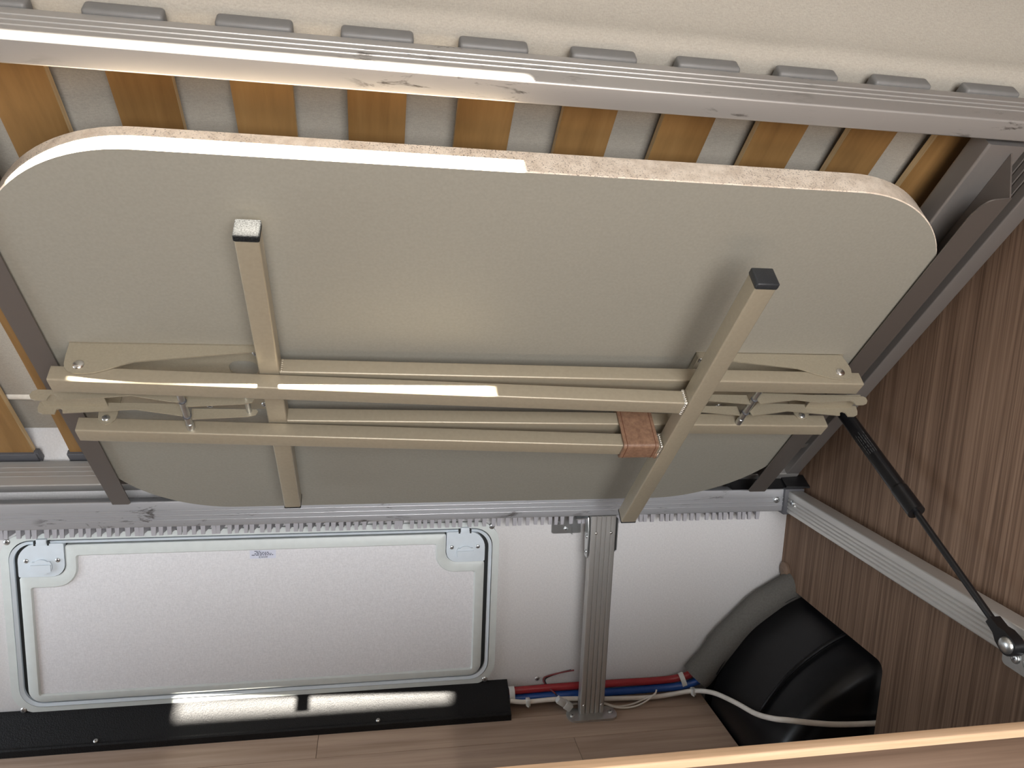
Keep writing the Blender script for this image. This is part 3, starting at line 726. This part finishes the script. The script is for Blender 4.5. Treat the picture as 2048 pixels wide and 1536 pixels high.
bm = N(); prism(bm, [(a, -0.002, b) for a, b in LD], (0, -0.0050, 0)); dp = ob('door_panel', bm, PANEL, ht, 0)
for side in (0, 1):
    m_x = (lambda v: v) if side == 0 else (lambda v: -(v-(-0.9500))+DX1)
    x0 = DX0; x1 = DX0+0.0680
    lo = rrect(x0, x1, 0.2850, 0.3405, [0.003, 0.030, 0.003, 0.0195], 8)
    lo = [(m_x(a), b) for a, b in lo]
    bm = N(); prism(bm, [(a, -0.002, b) for a, b in lo], (0, -0.0095, 0))
    lt = ob('latch_plate', bm, LATCH_PL, ht, 30)
    cx, cz = m_x(-0.9155), 0.3020
    # rotary knob: round disc with side lugs and a flat grip ridge
    kl = []
    for i in range(40):
        t = 2*PI*i/40; rr = 0.0130
        if abs(math.cos(t)) > 0.80: rr = 0.0160
        kl.append((cx+rr*math.cos(t), -0.0112, cz+rr*0.98*math.sin(t)))
    bm = N(); prism(bm, kl, (0, -0.0036, 0)); prism(bm, [(cx-0.0145, -0.0146, cz+0.0045), (cx+0.0145, -0.0146, cz+0.0045), (cx+0.0145, -0.0146, cz-0.0060), (cx-0.0145, -0.0146, cz-0.0060)], (0, -0.0022, 0)); ob('latch_knob', bm, LATCH_PL, lt, 30)
    for sx in (-0.9375, -0.8915): screw('screw', (m_x(sx), -0.0115, 0.3125), (0, -1, 0), 0.0037, lt)
    bm = N(); a = m_x(-0.9215); b = m_x(-0.9065); box(bm, min(a, b), max(a, b), -0.0125, -0.004, 0.3380, 0.3480, 0.0008); ob('hinge_tab', bm, LATCH_PL, lt)
    for sx in (-0.9238, -0.9042):
        bm = N(); box(bm, m_x(sx)-0.0014, m_x(sx)+0.0014, -0.0120, -0.004, 0.3375, 0.3445); ob('tab_slot', bm, GAP, lt, 0)
for x, z in ((-0.9655, 0.3430), (-0.1895, 0.3470), (-0.9610, 0.0500), (-0.1925, 0.0520)): screw('screw', (x, -0.0055, z), (0, -1, 0), 0.0052, ht)
# sticker (stuck on upside down)
bm = N(); prism(bm, [(-0.5990, -0.0071, 0.3020), (-0.5570, -0.0071, 0.3020), (-0.5570, -0.0071, 0.3165), (-0.5990, -0.0071, 0.3165)], (0, -0.0003, 0))
sk_ = ob('sticker', bm, STICKER, ht, 0)
cu = bpy.data.curves.new('advice_text', 'FONT'); cu.body = 'ADVICE'; cu.size = 0.0042; cu.align_x = 'CENTER'; cu.extrude = 0.00005; cu.offset = 0.00006
to = bpy.data.objects.new('advice_text', cu); COL.objects.link(to)
dg = bpy.context.evaluated_depsgraph_get(); me = bpy.data.meshes.new_from_object(to.evaluated_get(dg)); bpy.data.objects.remove(to); me.materials.append(INK); me.name = 'printed_heading'
o_ = link('printed_heading', me, sk_, (-0.5775, -0.00747, 0.30600)); o_.rotation_euler = (PI/2, PI, 0)
bm = N()
for r_, (z, xa, xb) in enumerate(((0.3082, -0.5960, -0.5600), (0.3105, -0.5915, -0.5640), (0.3127, -0.5885, -0.5680), (0.3148, -0.5915, -0.5810))):
    q = xa
    while q < xb:
        w = random.uniform(0.0018, 0.0055); e_ = min(q+w, xb)
        prism(bm, [(q, -0.00743, z-0.0006), (e_, -0.00743, z-0.0006), (e_, -0.00743, z+0.0006), (q, -0.00743, z+0.0006)], (0, -0.0001, 0)); q += w+0.0012
ob('printed_lines', bm, INK, sk_, 0)

# ================================================================== BLACK DUCT
dt = thing('cable_duct', 'long black grained plastic duct cover on the floor under the hatch', 'duct cover')
DXE = -0.1500
bm = N(); P = [(0.0, 0.0), (0.0, 0.0455), (-0.0030, 0.0470), (-0.0085, 0.0445), (-0.0150, 0.0400), (-0.0480, 0.0150), (-0.0510, 0.0130), (-0.0545, 0.0125), (-0.0570, 0.0105), (-0.0578, 0.0)]
prism(bm, [(XL, a-0.0001, b) for a, b in P], (DXE-XL, 0, 0)); ob('duct_cover', bm, DUCT, dt, 25)
for x in (-0.8385, -0.385): screw('screw', (x, -0.0500, 0.0142), (0, -0.5, 0.85), 0.0036, dt, STEEL)

# ================================================================== HOSES, CABLES
def tag1(o, l, c, g=None): return tag(o, l, c, g)
bm = N(); tube(bm, [(-0.1490, -0.016, 0.0310), (-0.06, -0.016, 0.0325), (0.06, -0.016, 0.0325), (0.13, -0.017, 0.0325), (0.175, -0.020, 0.0365), (0.205, -0.025, 0.0480), (0.232, -0.028, 0.070)], 0.0068, 12); tag1(ob('water_hose', bm, RED), 'red water hose running along the wall behind the post', 'hose', 'water hoses along the wall')
bm = N(); tube(bm, [(-0.1490, -0.020, 0.0175), (-0.06, -0.020, 0.0185), (0.06, -0.020, 0.0175), (0.13, -0.021, 0.0190), (0.180, -0.026, 0.0235), (0.215, -0.032, 0.0360), (0.240, -0.036, 0.056)], 0.0073, 12); tag1(ob('water_hose', bm, BLUE), 'blue water hose just below the red one by the wall', 'hose', 'water hoses along the wall')
def band(name, c, d, ru, rv, w, label):
    bm = N(); d = Vector(d).normalized(); a = Vector((0, 1, 0)); a = (a-d*a.dot(d)).normalized(); b = d.cross(a); c = Vector(c)
    A = []; 
    for q, off in ((1.0, -w/2), (1.0, w/2), (0.86, w/2), (0.86, -w/2)):
        A.append([bm.verts.new(c+d*off+(a*ru*math.cos(2*PI*i/24)+b*rv*math.sin(2*PI*i/24))*q) for i in range(24)])
    for q in range(4):
        for i in range(24): bm.faces.new((A[q][i], A[q][(i+1) % 24], A[(q+1) % 4][(i+1) % 24], A[(q+1) % 4][i]))
    return tag1(ob(name, bm, CLEAR_CLIP), label, 'hose clip', 'milky hose clips')
band('hose_clip', (0.188, -0.0235, 0.0330), (1, -0.1, 0.38), 0.0115, 0.0168, 0.009, 'milky plastic clip around the hoses next to the grey foam sleeve')
band('hose_clip', (-0.1435, -0.018, 0.0245), (1, 0, 0.05), 0.0110, 0.0165, 0.010, 'milky plastic clip around the hoses at the end of the black duct')
# foam sleeve over the wheel arch
bm = N(); tube(bm, [(0.210, -0.031, 0.044), (0.232, -0.031, 0.071), (0.262, -0.031, 0.112), (0.300, -0.031, 0.155), (0.345, -0.031, 0.193), (0.395, -0.031, 0.222), (0.46, -0.031, 0.245)], lambda t: 0.0270+0.001*math.sin(t*23), 20, 8)
tag1(ob('foam_sleeve', bm, FOAM), 'thick grey foam insulation sleeve climbing over the black wheel arch', 'pipe insulation')
# white cable
cab = [(-0.1490, -0.0325, 0.0220), (-0.1193, -0.0325, 0.0175), (-0.0556, -0.0330, 0.0190), (0.031, -0.0330, 0.0130), (0.1196, -0.0345, 0.0100), (0.165, -0.037, 0.0150), (0.2010, -0.045, 0.0240), (0.2200, -0.0850, 0.0440), (0.2225, -0.160, 0.0735), (0.2225, -0.2270, 0.0968), (0.2225, -0.2775, 0.1218), (0.2401, -0.2970, 0.1302), (0.2800, -0.3010, 0.1250), (0.3245, -0.3010, 0.1190), (0.3836, -0.3010, 0.1159), (0.42, -0.301, 0.116)]
bm = N(); tube(bm, cab, 0.0043, 10); tag1(ob('power_cable', bm, WHITE_CABLE), 'thick white power cable snaking along the floor and across the black wheel arch', 'cable')
def cclip(x, y, z, label):
    t = thing('cable_clip', label, 'cable clip', (x, y, z), (0, 0, 0), 'cable clips on the white cable')
    bm = N(); box(bm, -0.0042, 0.0042, -0.0062, 0.0062, -0.0068, 0.0058, 0.0018); ob('clip_body', bm, CLEAR_CLIP, t)
    bm = N(); dome(bm, (0, -0.0060, -0.0062), (0, -1, 0), 0.0024, 0.0020, 10, 3); ob('nail', bm, STEEL, t)
cclip(-0.1150, -0.0325, 0.0175, 'white plastic clip on the white cable between the duct and the post')
cclip(0.2005, -0.045, 0.0235, 'white plastic clip on the white cable next to the foam sleeve')
# thin wires with connector
bm = N(); tube(bm, [(-0.0250, -0.012, 0.062), (-0.045, -0.008, 0.057), (-0.070, -0.005, 0.050), (-0.0815, -0.006, 0.0450), (-0.078, -0.014, 0.0365), (-0.064, -0.032, 0.030)], 0.0014, 6); tag1(ob('thin_wire', bm, WIRE_BROWN), 'thin dark red wire curling from the post to the small connector', 'wire')
bm = N(); tube(bm, [(-0.0300, -0.010, 0.0615), (-0.050, -0.006, 0.0550), (-0.072, -0.004, 0.0470), (-0.0790, -0.008, 0.0420), (-0.074, -0.018, 0.0350), (-0.062, -0.034, 0.028)], 0.0013, 6); tag1(ob('thin_wire', bm, BLACK_STRUT), 'thin black wire beside the dark red one left of the post', 'wire')
cn = thing('wire_connector', 'small milky plug connector joining thin wires left of the post', 'connector', (-0.0510, -0.0440, 0.0175), (0, 0.62, 0))
bm = N(); box(bm, -0.015, 0.002, -0.006, 0.006, -0.0055, 0.0055, 0.001); ob('plug', bm, CLEAR_CLIP, cn)
bm = N(); box(bm, 0.0022, 0.017, -0.0072, 0.0072, -0.0066, 0.0066, 0.001); ob('socket', bm, CLEAR_CLIP, cn)
for k, dy in enumerate((0.0, 0.004)):
    bm = N(); tube(bm, [(-0.0400, -0.046+dy, 0.0090), (-0.026, -0.032+dy*0.5, 0.0055), (0.020, -0.033+dy, 0.0052), (0.050, -0.050+dy, 0.0042), (0.080, -0.052+dy*2, 0.0045), (0.105, -0.046+dy*2, 0.0085), (0.125, -0.040, 0.0185), (0.132, -0.034, 0.0240)], 0.0016, 6)
    tag1(ob('thin_wire', bm, WHITE_CABLE), ('outer' if k == 0 else 'inner')+' one of two thin white wires looping behind the post foot', 'wire', 'thin white wires')
o_ = screw('wall_screw', (-0.0922, 0.0, 0.0425), (0, -1, 0), 0.0042, None); tag(o_, 'single domed steel screw in the wall above the hoses left of the post', 'screw')
# brown plug at the panel corner
pg = thing('cover_plug', 'round brown plastic plug at the panel corner above the foam sleeve', 'plug', (XP, -0.0165, 0.2480))
bm = N(); cyl(bm, (0, 0, 0), (-0.004, 0, 0), 0.0145, 0.0145, 24); dome(bm, (-0.004, 0, 0), (-1, 0, 0), 0.0145, 0.003, 24, 4); ob('plug_cap', bm, PLUG, pg)
bm = N(); cyl(bm, (-0.0065, 0, 0), (-0.0078, 0, 0), 0.0050, 0.0040, 16); ob('plug_centre', bm, PLUG, pg)

# ================================================================== WHEEL ARCH
wa = thing('wheel_arch', 'black moulded plastic wheel arch with ribs bulging through the panel cut-out', 'wheel arch')
ARC = [(0.2302, -0.03), (0.2302, 0.0), (0.236, 0.05), (0.262, 0.10), (0.300, 0.15), (0.350, 0.19), (0.40, 0.215), (0.47, 0.240), (0.56, 0.255), (0.70, 0.25), (0.98, 0.16), (0.98, -0.03)]
def arc_pt(t):
    n = len(ARC)-1; f = t*n; i = min(int(f), n-1); u = f-i
    g = lambda j: Vector((ARC[max(0, min(n, j))][0], ARC[max(0, min(n, j))][1]))
    p0, p1, p2, p3 = g(i-1), g(i), g(i+1), g(i+2)
    return 0.5*((2*p1)+(p2-p0)*u+(2*p0-5*p1+4*p2-p3)*u*u+(3*p1-p0-3*p2+p3)*u**3)
bm = N(); m = 66; rows = []
YS = [(0.0, -0.019), (-0.0535, -0.019), (-0.0550, -0.0045), (-0.0580, -0.0035), (-0.20, -0.0035), (-0.203, -0.0035), (-0.262, -0.0035), (-0.276, -0.008), (-0.286, -0.020), (-0.289, -0.045)]
for y, off in YS:
    row = []
    for i in range(m+1):
        p = arc_pt(i/m); q = arc_pt(min(1, i/m+0.004))-arc_pt(max(0, i/m-0.004)); q = Vector((-q.y, q.x)); q = q.normalized() if q.length else q
        row.append(bm.verts.new((p.x+q.x*off, y, max(-0.03, p.y+q.y*off))))
    rows.append(row)
for a, b in zip(rows[:-1], rows[1:]):
    for i in range(m): bm.faces.new((a[i], a[i+1], b[i+1], b[i]))
bm.faces.new(rows[-1]); bm.faces.new(rows[0][::-1])
ob('arch_shell', bm, BLACK_TUB, wa, 50)
for y, r_, t0, t1 in ((-0.055, 0.0016, 0.20, 0.60), (-0.200, 0.0034, 0.22, 0.60)):
    bm = N(); pts = []
    for i in range(12):
        p = arc_pt(t0+(t1-t0)*i/11); pts.append((p.x-0.0005, y, p.y+0.0015))
    tube(bm, pts, r_, 8, 3); ob('rib', bm, BLACK_TUB, wa)
bm = N(); box(bm, 0.2302, 1.0, -0.9, 0.0, -0.04, -0.03); ob('arch_floor', bm, BLACK_TUB, wa, 0)

# ================================================================== FRONT BOARD
fb = thing('bed_front_board', 'wooden front board of the bed box with light oak edge, at the lower right', 'board')
bm = N(); box(bm, XL, XP-0.0005, -0.6790, -0.6685, -0.0, 0.3780); ob('board_face', bm, FACE, fb, 0)
bm = N(); L = rrect(-0.6800, -0.6672, 0.3720, 0.3800, [0.001, 0.0022, 0.0005, 0.0005], 4)
prism(bm, [(XL, a, b) for a, b in L], (XP-0.0005-XL, 0, 0)); ob('edge_band', bm, OAK, fb, 30)
